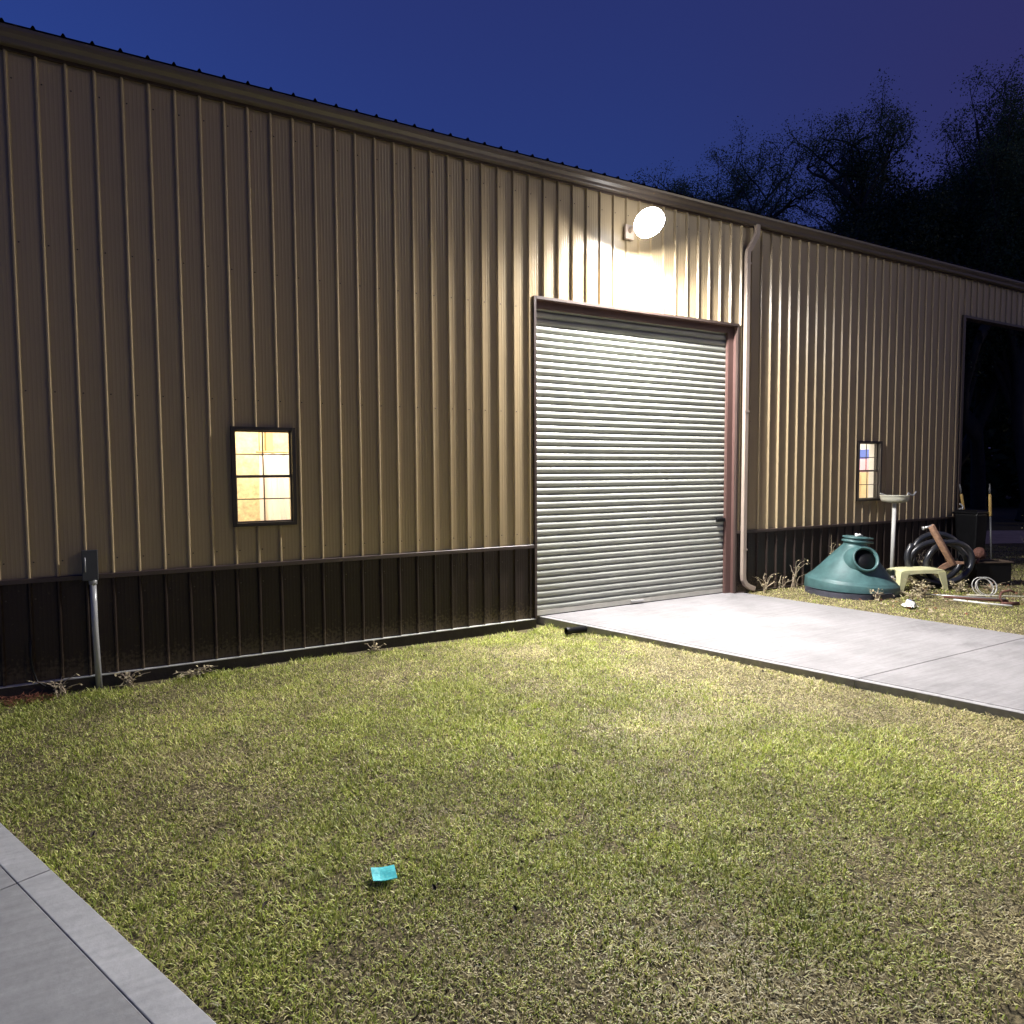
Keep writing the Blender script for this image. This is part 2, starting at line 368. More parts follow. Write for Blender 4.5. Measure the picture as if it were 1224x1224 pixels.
# ---- windows
def window(x0, x1, z0, z1):
    w = empty('window', ((x0+x1)/2, 0, z0)); w.parent = B
    ox, oz = (x0+x1)/2, z0
    def bx(mb, a, b_, c, d, e, f): mb.box(a-ox, b_-ox, c, d, e-oz, f-oz)
    b = MB(); t = .026
    bx(b, x0-t, x0+.012, -.046, .09, z0-t, z1+t); bx(b, x1-.012, x1+t, -.046, .09, z0-t, z1+t)
    bx(b, x0+.0125, x1-.0125, -.044, .09, z1-.01, z1+t); bx(b, x0+.0125, x1-.0125, -.052, .09, z0-t, z0+.012)
    b.build('frame', M['bronze'], w)
    zm = (z0+z1)/2
    for (a, c, y, nm) in ((zm-.012, z1-.0105, .03, 'upper_sash'), (z0+.0125, zm+.012, .005, 'lower_sash')):
        b = MB(); s = .016
        bx(b, x0+.0125, x0+.0125+s, y, y+.022, a, c); bx(b, x1-.0125-s, x1-.0125, y, y+.022, a, c)
        bx(b, x0+.013+s, x1-.013-s, y, y+.022, c-s, c); r0 = .03 if nm == 'upper_sash' else s
        bx(b, x0+.013+s, x1-.013-s, y, y+.022, a, a+r0)
        bx(b, ox-.006, ox+.006, y+.006, y+.016, a+s, c-s); bx(b, x0+.013+s, x1-.013-s, y+.005, y+.0165, (a+c)/2-.006, (a+c)/2+.006)
        sh = b.build('sash', M['sash'], w)
        b = MB(); yy = y+.011
        b.add([(x0+.013+s-ox, yy, a+s-oz),(x1-.013-s-ox, yy, a+s-oz),(x1-.013-s-ox, yy, c-s-oz),(x0+.013+s-ox, yy, c-s-oz)], [(0,1,2,3)])
        p = b.build('pane', M['glass'], sh)
    b = MB()   # drywall return of the wall thickness
    bx(b, x0-.03, x0+.0, .092, .2, z0-.03, z1+.03); bx(b, x1+.0, x1+.03, .092, .2, z0-.03, z1+.03); bx(b, x0, x1, .092, .2, z1, z1+.03); bx(b, x0, x1, .092, .2, z0-.03, z0)
    b.build('window_return', M['iwhite'], w)
    return w
M['sash'] = mat('bronze_sash', (.10,.085,.075), .4, var=.05)
window(*W1); window(*W2)

def room(x0, x1, y1, z1, wallm, win):
    """the lit room behind a window: part of the building"""
    b = MB(); y0 = .2; z0 = .0
    b.add([(x0,y1,z0),(x1,y1,z0),(x1,y1,z1),(x0,y1,z1)], [(0,1,2,3)], 0)
    b.add([(x0,y0,z0),(x0,y1,z0),(x0,y1,z1),(x0,y0,z1)], [(0,1,2,3)], 0)
    b.add([(x1,y0,z0),(x1,y0,z1),(x1,y1,z1),(x1,y1,z0)], [(0,1,2,3)], 1)
    b.add([(x0,y0,z1),(x0,y1,z1),(x1,y1,z1),(x1,y0,z1)], [(0,1,2,3)], 0)
    b.add([(x0,y0,z0),(x1,y0,z0),(x1,y1,z0),(x0,y1,z0)], [(0,1,2,3)], 2)
    a, c, d, e = win
    for q in ((x0,a,z0,z1),(c,x1,z0,z1),(a,c,z0,d),(a,c,e,z1)):
        b.add([(q[0],y0,q[2]),(q[1],y0,q[2]),(q[1],y0,q[3]),(q[0],y0,q[3])], [(0,1,2,3)], 1)
    return b.build('inner_room', [wallm, M['iwhite'], M['found']], B)
room(1.2, 4.6, 2.6, 3.6, M['osb'], W1)
room(12.0, 16-.35, 2.6, 3.4, M['iwhite'], W2)
# contents seen through the first window
b = MB(); b.box(2.62, 2.71, 2.46, 2.595, 0, 3.6); b.box(1.95, 2.04, 2.46, 2.595, 0, 3.6); b.box(3.1,3.19,2.46,2.595,0,3.6); b.build('wall_stud', M['stud'], B)
b = MB(); nx = 90; nz = 24
for i in range(nx+1):
    for k in range(nz+1):
        f = k/nz; z = .25+f*1.98; u = i/nx
        b.v.append((2.40 + 1.2*u + .01*math.sin(z*3+i), 1.75 + (1-.5*f)*(.045*math.sin(i*.62)+.03*math.sin(i*.27+z*.8)), z))
for i in range(nx):
    for k in range(nz):
        a = i*(nz+1)+k; b.f.append((a, a+nz+1, a+nz+2, a+1)); b.m.append(0); b.sm.append(True)
sol = b.build('hanging_sheet', M['sheet'])
tag(sol, 'white pleated plastic sheet hanging inside the lit left window', 'sheet')
m_ = sol.modifiers.new('solid', 'SOLIDIFY'); m_.thickness = .004
b = MB(); b.tube([(2.36,1.75,2.25),(3.65,1.75,2.25)], .014, 8); b.tube([(2.40,1.75,2.25),(2.40,1.75,3.58)],.006,6); b.tube([(3.6,1.75,2.25),(3.6,1.75,3.58)],.006,6)
o_ = b.build('hanging_rail', M['stud']); tag(o_, 'thin wooden rail carrying the white sheet inside the left window', 'rail')
# contents behind second window : tall cabinet with shelf and blue box
cb = empty('storage_cabinet', (15.02, 1.65, 0), R(-90)); tag(cb, 'beige two door cabinet inside the lit right window', 'cabinet')
b = MB(); b.box(-.75,.75,0,.45,.3,1.9); b.box(-.75,.75,0,.45,.0,.28); b.build('cabinet_body', M['beige'], cb, bevel=.01)
for sx in (-.37, .37):
    b = MB(); b.box(sx-.35, sx+.35, -.022, -.002, .34, 1.86); dd = b.build('door', M['beige'], cb, bevel=.004)
    b = MB(); b.box(sx*.15-.01, sx*.15+.01, -.05, -.024, 1.05, 1.2); b.build('handle', M['steel'], dd)
bx_ = MB(); bx_.box(15.06,15.40,1.15,2.15,1.905,2.2); o_ = bx_.build('storage_box', M['pink'], bevel=.015); tag(o_, 'pink carton on the cabinet inside the right window', 'box')
bx_ = MB(); bx_.hull([(15.08,1.2,2.203),(15.38,1.2,2.203),(15.38,2.0,2.203),(15.08,2.0,2.203)], [(15.05,1.15,2.40),(15.41,1.15,2.40),(15.41,2.05,2.40),(15.05,2.05,2.40)]); o_ = bx_.build('storage_bin', M['blue'], bevel=.01); tag(o_, 'blue plastic bin stacked on the pink carton behind the right window', 'bin')
def lamp_point(loc, pw, c, r=.12):
    l = bpy.data.lights.new('ceiling_bulb', 'POINT'); l.energy = pw; l.color = c; l.shadow_soft_size = r
    o = bpy.data.objects.new('ceiling_bulb', l); col.objects.link(o); o.location = loc; return o
lamp_point((2.6, 1.0, 3.3), 185, (1,.90,.76)); lamp_point((13.3, 1.1, 3.1), 150, (1,.90,.78))

# ---- downspout (rectangular)
def rect_tube(b, pts, wx, wy):
    pts = [Vector(p) for p in pts]
    rings = []
    for i, p in enumerate(pts):
        t = (pts[min(i+1,len(pts)-1)]-pts[max(i-1,0)]).normalized()
        side = t.cross(Vector((0,1,0))).normalized(); n = Vector((0,1,0))
        n = (n - t*n.dot(t)).normalized(); side = t.cross(n).normalized()
        rings.append([p+side*wx/2-n*wy/2, p-side*wx/2-n*wy/2, p-side*wx/2+n*wy/2, p+side*wx/2+n*wy/2])
    o = len(b.v)
    for r_ in rings: b.v += [tuple(v) for v in r_]
    for i in range(len(rings)-1):
        for j in range(4):
            b.f.append((o+4*i+j, o+4*i+(j+1)%4, o+4*i+4+(j+1)%4, o+4*i+4+j)); b.m.append(0); b.sm.append(False)
    e = o+4*(len(rings)-1); b.f.append((e,e+1,e+2,e+3)); b.m.append(0); b.sm.append(False)
b = MB(); DSX = 9.455
rect_tube(b, [(9.63,-.09,5.81),(9.63,-.09,5.70),(9.615,-.089,5.64),(9.50,-.07,5.44),(9.465,-.064,5.39),(DSX,-.062,5.31),(DSX,-.062,3.0),(DSX,-.062,.30),(DSX+.01,-.062,.21),(DSX+.05,-.064,.14),(DSX+.12,-.07,.09),(DSX+.24,-.08,.045)], .078, .062)
ds = b.build('downspout', M['spout'], B, bevel=.006)
for z in (5.2, 2.9, .7):
    b = MB(); b.box(DSX-.055, DSX+.055, -.099, -.0955, z-.014, z+.014); b.build('strap', M['spout'], ds)
# screws in the wall sheets
b = MB()
for zz in (5.55, 4.1, 2.75, 1.15, .80, .12):
    for k in range(-4, 84):
        x = k*P+.04
        if zz < 1 and x > XE-.1: continue
        if DX0-.06 < x < DX1+.06 and zz < DZ+.05: continue
        if x > XE-.1 and zz < OZ+.05: continue
        if (W1[0]-.06 < x < W1[1]+.06 or W2[0]-.06 < x < W2[1]+.06) and 1.3 < zz < 2.6: continue
        b.lathe([(.0075,0),(.0075,.004),(.0001,.006)], 6, 0, Matrix.Translation((x,0,zz)) @ Matrix.Rotation(R(90),4,'X'))
b.build('screw_heads', M['trim'], B)['kind'] = 'stuff'

# ================================================================== WALL LAMP
LX, LZ = 7.10, 5.31
wl = empty('wall_light', (LX, 0, LZ)); tag(wl, 'glowing white flood light fixed on the wall above the roll up door', 'light')
b = MB(); b.box(-.075,.075,-.075,-.032,-.11,.09); b.tube([(0,-.07,.0),(0,-.20,.045),(0,-.34,.10)], .032, 12); b.build('bracket', M['spout'], wl, bevel=.006)
# tilted head: small housing, lens, and a glowing dome added to imitate bloom
tl = Matrix.Translation((0,-.47,.0)) @ Matrix.Rotation(R(51), 4, 'X')       # local -Y looks out and down
b = MB(); b.box(-.05,.05,.139,.17,-.05,.05)
b.build('housing', M['bronze'], wl, tl, bevel=.008)
b = MB(); b.lathe([(.215,.0)]+[(.215*math.cos(R(a)), .15*math.sin(R(a))) for a in range(10,90,10)]+[(.0005,.15)], 32, 0, Matrix.Translation((0,-.012,0)) @ Matrix.Rotation(R(-90),4,'X'))
b.lathe([(.215,0),(.212,.03),(.202,.036)], 32, 0, Matrix.Translation((0,-.012,0)) @ Matrix.Rotation(R(90),4,'X'))
b.build('bloom_dome', emit_mat('bloom_glow', (1,.99,.98), 12), wl, tl)
b = MB(); b.lathe([(.205,-.006),(.200,.03),(.17,.052),(.0005,.062)], 32, 0, Matrix.Translation((0,-.012,0)) @ Matrix.Rotation(R(90),4,'X'))
b.build('lens', emit_mat('lamp_lens', (1,.975,.95), 4100), wl, tl)

# ================================================================== GROUND
def x1(y): return 5.67 + (.25-y)*.2602
def x2(y): return 9.43 + (.25-y)*.155
def gz(x, y):
    t = np.clip((x - x1(y) - .6)/1.2, 0, 1); t = t*t*(3-2*t)
    # gentle lift where the walkway meets the lawn, small undulation elsewhere
    d = np.abs(x1(y) - x); rise = .045*np.exp(-(d/.45)**2)*np.clip((-y-.5)/.8, 0, 1)*(1-t)
    return -.12 + .10*t + rise + .010*np.sin(x*1.7+y*.9)*np.sin(y*1.3-x*.4)*(1-t)
def axis(lo, hi, d, far):
    a = list(np.arange(lo, hi, d)); k = d
    x = hi
    while x < far: a.append(x); k *= 1.35; x += k
    x = lo-d; k = d
    while x > -far: a.insert(0, x); k *= 1.35; x -= k
    return np.array([-far]+a+[far])
gx, gy = axis(-4, 16, .2, 900), axis(-11, 1, .2, 900)
X, Y = np.meshgrid(gx, gy, indexing='ij'); Z = gz(X, Y)
b = MB(); b.v = list(zip(X.ravel().tolist(), Y.ravel().tolist(), Z.ravel().tolist())); ny = len(gy)
for i in range(len(gx)-1):
    for j in range(ny-1):
        b.f.append((i*ny+j, (i+1)*ny+j, (i+1)*ny+j+1, i*ny+j+1)); b.m.append(0); b.sm.append(True)
tag(b.build('ground', M['ground']), kind='structure')
# driveway slab, in bays with open joints; troweled edge strip along the near side
b = MB()
cuts = [.20, -3.86, -7.9, -12.0, -16.5]
for k in range(len(cuts)-1):
    ya, yb = cuts[k]-(.0025 if k else 0), cuts[k+1]+.0025
    e = .075
    def q(fa, fb, za, zb_, mi):
        b.hull([(fa(ya),ya,za),(fa(yb),yb,za),(fb(yb),yb,za),(fb(ya),ya,za)], [(fa(ya),ya,zb_),(fa(yb),yb,zb_),(fb(yb),yb,zb_),(fb(ya),ya,zb_)], mi)
    q(x1, lambda y: x1(y)+e, -.26, -.003, 1)
    q(lambda y: x1(y)+e+.002, x2, -.26, .0, 0)
tag(b.build('driveway', [M['slab'], M['slab_edge']], bevel=.006), kind='structure')
b = MB(); b.box(DX0-.02, DX1+.02, .19, .6, -.25, -.004); tag(b.build('door_sill', M['slab']), kind='structure')
# walkway bottom left: outer line (0.06,-2.88)->(0.96,-5.11)
A0 = Vector((.06,-2.88)); dd_ = Vector((.90,-2.23)).normalized(); nn = Vector((dd_.y, -dd_.x))   # nn points left of the edge
if nn.x > 0: nn = -nn
def wp(s, t): p = A0 + dd_*s + nn*t; return p.x, p.y
b = MB(); WZ = -.085
js = [-3.4, -2.0, .80, 2.9, 5.2, 7.4]
for k in range(len(js)-1):
    for (t0, t1, mi, dz) in ((0,.1495,1,0),(.1525,1.35,0,-.002),(1.356,1.5,1,0)):
        s0, s1 = js[k]+.004, js[k+1]-.004
        c4 = [wp(s0,t0), wp(s0,t1), wp(s1,t1), wp(s1,t0)]
        b.hull([(x,y,-.3) for x,y in c4], [(x,y,WZ+dz) for x,y in c4], mi)
tag(b.build('walkway', [M['walk'], M['walk_edge']], bevel=.004), kind='structure')
# pale dirt road in the yard beyond the bay
b = MB(); d2 = Vector((.83,-.55)); n2 = Vector((.55,.83)); n = 60
prev = None
for i in range(n+1):
    s = -14 + i*.9
    wob = .25*math.sin(i*.7)+.15*math.sin(i*1.9)
    base = n2*(12.85+wob) + d2*s; far = n2*(16.9-wob*.6) + d2*s
    cur = ((base.x+3.4, base.y-2.25+0, -.012), (far.x+3.4, far.y-2.25, -.012))
    if prev: b.add([prev[0], cur[0], cur[1], prev[1]], [(0,1,2,3)])
    prev = cur
road = b.build('dirt_road', M['road']); tag(road, kind='structure')

# ================================================================== GRASS (uncountable)
def vnoise(x, y, s, seed):
    r_ = np.random.default_rng(seed); g = r_.random((64, 64)); x = x*s+1000.3; y = y*s+1000.7
    xi = np.floor(x).astype(int); yi = np.floor(y).astype(int); fx = x-xi; fy = y-yi
    fx = fx*fx*(3-2*fx); fy = fy*fy*(3-2*fy); a = lambda i, j: g[i % 64, j % 64]
    return (a(xi,yi)*(1-fx)+a(xi+1,yi)*fx)*(1-fy)+(a(xi,yi+1)*(1-fx)+a(xi+1,yi+1)*fx)*fy
def grass(name, regions, label, dry=0.0):
    xs, ys, ws = [], [], []
    for (xa, xb, ya, yb, dens, wid) in regions:
        n = int((xb-xa)*(yb-ya)*dens); xs.append(rng.uniform(xa, xb, n)); ys.append(rng.uniform(ya, yb, n)); ws.append(np.full(n, wid))
    x = np.concatenate(xs); y = np.concatenate(ys); wd = np.concatenate(ws)
    # masks
    left = (x < x1(y)-.012)
    s = (x-A0.x)*dd_.x + (y-A0.y)*dd_.y; t = (x-A0.x)*nn.x + (y-A0.y)*nn.y
    onwalk = (t > -.012) & (t < 1.51) & (s > -3.4) & (s < 7.4)
    ragged = vnoise(x, y, 3.5, 5)
    right = (x > x2(y)+.01)
    near_wall = (y > -.05-.16*ragged*(x < 5.7)) & (x < XE)
    k = (left | right) & ~onwalk & ~near_wall
    clump = vnoise(x, y, 9, 11)*.6 + vnoise(x, y, 22, 12)*.4
    k &= rng.random(len(x)) < np.clip(-.10 + 2.0*clump, .06, 1)
    x, y, wd = x[k], y[k], wd[k]; n = len(x)
    z = gz(x, y) - .004
    patch = vnoise(x, y, .55, 1)*.55 + vnoise(x, y, 1.6, 2)*.3 + vnoise(x, y, 5, 3)*.15       # 0 straw .. 1 green
    # the driest strips lie along the slab and by the walkway
    dslab = np.abs(x - x1(y))
    patch = patch - .12*np.exp(-(dslab/.45)**2) - dry + .10*np.exp(-((x-3.2)**2/5+(y+1.8)**2/2.5)) - .25*np.exp(-((x-1.2)**2/.4+(y+3.1)**2/.35)) - .06*np.exp(-((x-2.2)**2/1.2+(y+5.9)**2/.3)) - .12*np.exp(-((x-5.6)**2/.8+(y+5.4)**2/.5)) - .12*np.exp(-((x-6.0)**2/.5+(y+2.4)**2/.5)) - .12*np.exp(-((x-4.7)**2/.35+(y+1.0)**2/.12)) + .14*np.exp(-((x-5.0)**2/3.0+(y+2.4)**2/1.6))
    isdry = rng.random(n) > np.clip((patch-.22)*2.1, .10, .86)
    L_ = rng.uniform(.018, .048, n) * (.75+.6*vnoise(x, y, 2.5, 8)); L_[isdry] *= .9; L_ *= 1 + .8*np.exp(-(dslab/.10)**2) + .7*np.exp(-((y+.12)/.16)**2)
    az = rng.uniform(0, 2*np.pi, n); lean = rng.uniform(.35, 1.45, n); lean[isdry] = rng.uniform(.9, 1.65, isdry.sum())
    hx, hy = np.cos(az), np.sin(az); sx, sy = -hy, hx
    tw = rng.uniform(-.6, .6, n); sx2 = np.cos(az+np.pi/2+tw); sy2 = np.sin(az+np.pi/2+tw)
    w0 = wd*rng.uniform(.7, 1.3, n)
    V = np.zeros((n, 5, 3), np.float32)
    bx0 = np.stack([x, y, z], 1)
    def at(f, l1):   # point along the bent blade
        a = lean*(.66+.42*f)
        return bx0 + np.stack([hx*np.sin(a)*L_*f, hy*np.sin(a)*L_*f, np.cos(a)*L_*f*.95+.002], 1)
    sv = np.stack([sx, sy, np.zeros(n)], 1); sv2 = np.stack([sx2, sy2, np.zeros(n)], 1)
    V[:,0] = bx0 - sv*w0[:,None]*.5; V[:,1] = bx0 + sv*w0[:,None]*.5
    m_ = at(.55, 0); V[:,2] = m_ + sv2*w0[:,None]*.5; V[:,3] = m_ - sv2*w0[:,None]*.5; V[:,4] = at(1.0, 0)
    g = rng.random(n)
    base_g = np.stack([.26+.17*g, .32+.18*g, .05+.06*g], 1); yel = np.stack([.56+.20*g, .56+.19*g, .18+.12*g], 1)
    dryc = np.stack([.40+.26*g, .345+.23*g, .18+.16*g], 1)
    C = np.where((rng.random(n) < .35)[:,None], yel, base_g); C[isdry] = dryc[isdry]
    C *= np.array([1.10,1.10,1.0]); C *= (.66 + .30*vnoise(x, y, 7, 21) + .34*vnoise(x, y, 2.2, 22))[:,None]
    dk = rng.random(n) < .12; C[dk] *= .35
    me = bpy.data.meshes.new(name)
    me.vertices.add(n*5); me.vertices.foreach_set('co', V.reshape(-1))
    base = (np.arange(n)*5)[:,None]
    q = base + np.array([0,1,2,3]); t3 = base + np.array([3,2,4])
    loops = np.concatenate([q, t3], 1).reshape(-1).astype(np.int32)
    me.loops.add(len(loops)); me.loops.foreach_set('vertex_index', loops)
    ls = np.stack([np.arange(n)*7, np.arange(n)*7+4], 1).reshape(-1).astype(np.int32)
    me.polygons.add(2*n); me.polygons.foreach_set('loop_start', ls)
    me.update(calc_edges=True)
    ca = me.color_attributes.new('tint', 'FLOAT_COLOR', 'POINT')
    cc = np.ones((n, 5, 4), np.float32); cc[:,:,:3] = C[:,None,:]
    ca.data.foreach_set('color', cc.reshape(-1)); me.materials.append(M['grass']); me.validate()
    o = bpy.data.objects.new(name, me); col.objects.link(o); tag(o, label, 'grass', kind='stuff')
    print(name, n)
    return o
grass('lawn_grass', [(-1.6, 5.2, -6.6, -3.6, 12500, .0045), (-1.6, 6.9, -3.6, 0, 10000, .0052), (5.2, 8.0, -9, -3.6, 12500, .0045), (-1.6, 5.2, -9.5, -6.6, 2500, .006)],
      'short green and straw coloured mown grass of the lawn in front of the building')
grass('yard_grass', [(9.3, 15.5, -5.5, 0, 3600, .0065), (11.5, 19, -9, -5.5, 1500, .009), (15.5, 20.5, -5, 3, 1800, .010)],
      'short dry straw coloured grass in the yard beyond the driveway', dry=.42)

# ================================================================== OBJECTS
# --- grey box and conduit on the left of the wall
t = empty('electrical_box', (.50, 0, -.12)); tag(t, 'grey outlet box on a grey conduit standing against the wall left of the window', 'electrical box')
b = MB(); b.box(-.065, .055, -.115, -.024, 1.085, 1.36); b.build('box', M['boxgrey'], t, bevel=.014)
b = MB(); b.box(-.072, .062, -.128, -.1165, 1.075, 1.37); cv = b.build('cover', M['boxgrey'], t, bevel=.010)
b = MB(); b.tube([(-.045,-.13,1.16),(-.045,-.137,1.30)], .006, 8); b.build('hinge', M['pvc'], cv)
b = MB(); b.tube([(.012,-.072,1.086),(.014,-.072,.6),(.03,-.074,-.02)], .028, 16); b.tube([(.012,-.072,1.083),(.012,-.072,1.03)], .036, 16); b.build('conduit', M['pvc'], t)
b = MB(); b.tube([(-.01,-.05,.42),(-.012,-.055,.25),(.0,-.06,.14),(.03,-.075,.03),(.10,-.09,-.03),(.22,-.08,-.06),(.26,-.07,-.05)], .009, 8)
tag(b.build('loose_cable', M['black'], None, Matrix.Translation((-.0,0,0))), 'thin black cable hanging at the foot of the wall left of the conduit', 'cable')

# --- black pipe piece by the slab corner
axm = Matrix.Translation((5.62,-.66,-.045)) @ Matrix.Rotation(R(-4),4,'Z') @ Matrix.Rotation(R(90),4,'Y')
b = MB(); b.lathe([(.036,0),(.046,0),(.048,.004),(.048,.07),(.041,.075),(.041,.29),(.036,.29),(.036,0)], 28, 0, axm)
tag(b.build('drain_pipe', M['black']), 'short black plastic pipe lying on the grass against the driveway corner', 'pipe')
# --- cyan scrap on the lawn
b = MB(); cx, cy = 1.85, -4.56; k = 6
for i in range(k):
    for j in range(k):
        def pp(i, j):
            u, v = i/k-.5, j/k-.5
            xx, yy = u*.115+v*.02, v*.10-u*.035
            return (cx+xx, cy+yy, -.070+.014*abs(u+.1)+.002*math.sin(v*6+u*3)+.012*v-.004)
        b.add([pp(i,j), pp(i+1,j), pp(i+1,j+1), pp(i,j+1)], [(0,1,2,3)], 0, False)
cs = b.build('foam_scrap', M['cyan']); m_ = cs.modifiers.new('s','SOLIDIFY'); m_.thickness = .004
tag(cs, 'small bright cyan scrap of foam lying on the lawn', 'scrap')

# --- green conical tank
T = empty('conical_tank', (11.13, -.80, -.01)); T.rotation_euler = (R(2.5), R(3.5), 0)
tag(T, 'green plastic conical tank with round side opening resting on the grass by the wall', 'tank')
b = MB()
b.lathe([(.60,.0),(.700,.0),(.705,.01),(.705,.165),(.698,.178),(.672,.19),(.668,.205),(.655,.215),(.60,.26),(.50,.375),(.40,.50),(.30,.62),(.235,.695),(.200,.735),(.180,.76),(.178,.80),(.205,.806),(.205,.835),(.178,.842),(.176,.862),(.198,.868),(.198,.892),(.170,.90),(.05,.905),(.0005,.905)], 64)
b.build('tank_body', M['green'], T)
# side port: collar on a horizontal axis, facing the camera and a little right
pa = math.atan2(-7.1, -10.4) + .36
pd = Vector((math.cos(pa), math.sin(pa), .42)).normalized()
po = Vector((math.cos(pa), math.sin(pa), 0))*.405 + Vector((0,0,.555))
axm = Matrix.Translation(po) @ pd.to_track_quat('Z','Y').to_matrix().to_4x4()
b = MB(); b.lathe([(.265,-.16),(.235,-.04),(.203,.0),(.196,.05),(.200,.085),(.198,.095),(.172,.095),(.168,.03),(.166,-.22),(.15,-.26),(.001,-.26)], 44, 0, axm)
pt = b.build('port', M['green'], T)
b = MB(); b.lathe([(.1645,.02),(.164,-.2),(.001,-.2)], 44, 0, axm); b.lathe([(.1655,.03),(.1655,.032),(.001,.033)], 40, 0, Matrix.Translation((0,0,0)) @ axm); b.build('port_dark_disc', M['black'], pt)  # black liner and disc stand in for the shade inside the port
b = MB(); b.box(.02,.17,-.21,-.13,.80,.838); b.box(.02,.17,-.205,-.13,.868,.895); b.build('lid_latch', M['green'], T, bevel=.01)
b = MB()
for q in range(7): 
    a = q*.9; b.tube([(.02*math.cos(a)-.04,-.06+.02*math.sin(a),.906),(.05*math.cos(a)-.03,-.06+.04*math.sin(a),.925+.012*(q%3))], .016, 6)
b.tube([(-.09,-.06,.915),(.05,-.08,.918)], .014, 6); b.build('cap', M['white'], T)
b = MB(); pq = Vector((math.cos(pa+.75), math.sin(pa+.75),0))
for q in range(4): b.tube([pq*(.34-.02*q)+Vector((0,0,.59+.03*q)), pq*(.37-.02*q)+Vector((.03*math.sin(q*2),0,.60+.03*q))], .018, 6)
b.build('valve_cap', M['yellow'], T)
# grey ribbed ring under it
b = MB(); pts = [(.0,.0)]
prof = []
for q in range(9): prof += [(.70-.002*q, -.005+q*.012), (.725-.002*q, .001+q*.012)]
b.lathe(prof, 56, 0, Matrix.Scale(.94, 4))
b.lathe([(.60,0),(.70,-.004)], 56); b.lathe([(.60,0),(.60,.09),(.66,.1)],56)
o_ = b.build('ribbed_ring', M['greyrib'], None, Matrix.Translation((11.02,-.87,-.035)) @ Matrix.Rotation(R(1.5),4,'Y')); tag(o_, 'flattened grey ribbed plastic ring under the green tank', 'ring')

# --- yellow bench
Y_ = empty('plastic_bench', (11.80,-1.24,-.03), math.atan2(-.27,.74)); tag(Y_, 'pale yellow moulded plastic bench standing in the weeds beside the green tank', 'bench')
b = MB(); Lb, Wb, Hb = .80, .36, .37; nU, nV = 20, 8
def top(i, j):
    u, v = i/nU, j/nV
    z = Hb - .022*(abs(2*u-1)**6) - .018*(abs(2*v-1)**6)
    if .15 < u < .85 and j in (3, 5): z -= .007
    return (u*Lb, v*Wb, z)
for i in range(nU):
    for j in range(nV): b.add([top(i,j), top(i+1,j), top(i+1,j+1), top(i,j+1)], [(0,1,2,3)], 0, False)
for i in range(nU):
    for j, s in ((0, 1), (nV, -1)):
        p, q = top(i,j), top(i+1,j); fz = .075 + .055*abs(2*(i/nU)-1)**3; fz2 = .075 + .055*abs(2*((i+1)/nU)-1)**3
        f = [p, q, (q[0], q[1]-s*.008, Hb-fz2), (p[0], p[1]-s*.008, Hb-fz)]
        b.add(f, [(0,3,2,1)] if s > 0 else [(0,1,2,3)])
for j in range(nV):
    for i, s in ((0, 1), (nU, -1)):
        p, q = top(i,j), top(i,j+1); b.add([p, q, (q[0]-s*.006, q[1], Hb-.12), (p[0]-s*.006, p[1], Hb-.12)], [(0,1,2,3)] if s > 0 else [(3,2,1,0)])
st = b.build('bench_top', M['yellow'], Y_); m_ = st.modifiers.new('s','SOLIDIFY'); m_.thickness = .006; m_.offset = -1
for (lx, ly, sx, sy) in ((0,0,1,1),(Lb,0,-1,1),(0,Wb,1,-1),(Lb,Wb,-1,-1)):
    b = MB(); zt_ = Hb-.055
    a = [(lx-sx*.012, ly-sy*.010), (lx+sx*.135, ly-sy*.010), (lx+sx*.135, ly+sy*.008), (lx+sx*.02, ly+sy*.008), (lx+sx*.02, ly+sy*.10), (lx-sx*.012, ly+sy*.10)]
    c = [(lx-sx*.055, ly-sy*.030), (lx+sx*.015, ly-sy*.030), (lx+sx*.015, ly-sy*.015), (lx-sx*.03, ly-sy*.015), (lx-sx*.03, ly+sy*.045), (lx-sx*.055, ly+sy*.045)]
    if sx*sy < 0: a = a[::-1]; c = c[::-1]
    b.hull([(x,y,-.0) for x,y in c], [(x,y,zt_) for x,y in a]); b.build('leg', M['yellow'], Y_)

# --- pole with shallow pan
t = empty('pan_stand', (12.98,-.35,-.03)); t.rotation_euler = (0, R(1.2), 0)
tag(t, 'thin pale pole topped by a shallow cream pan standing by the right window', 'pan stand')
b = MB(); b.tube([(0,0,0),(0,0,1.40)], .034, 14); b.lathe([(.09,0),(.09,.012),(.04,.03),(.035,.06)], 20); b.build('pole', M['pvc2'] if 'pvc2' in M else M['white'], t)
b = MB(); b.lathe([(.035,1.385),(.12,1.392),(.215,1.42),(.235,1.47),(.235,1.515),(.245,1.52),(.24,1.53),(.222,1.525),(.21,1.45),(.0005,1.42)], 36); b.build('pan', M['cream'], t)
b = MB(); 
b.tube([(.17,-.12,1.52),(.20,-.13,1.575),(.24,-.14,1.545),(.28,-.17,1.53),(.31,-.19,1.575),(.33,-.19,1.60)], .016, 8); b.build('bracket', M['steel'], t)
b = MB(); b.tube([(-.28,.10,1.56),(-.16,.06,1.53)], .012, 8); b.build('bracket', M['steel'], t)

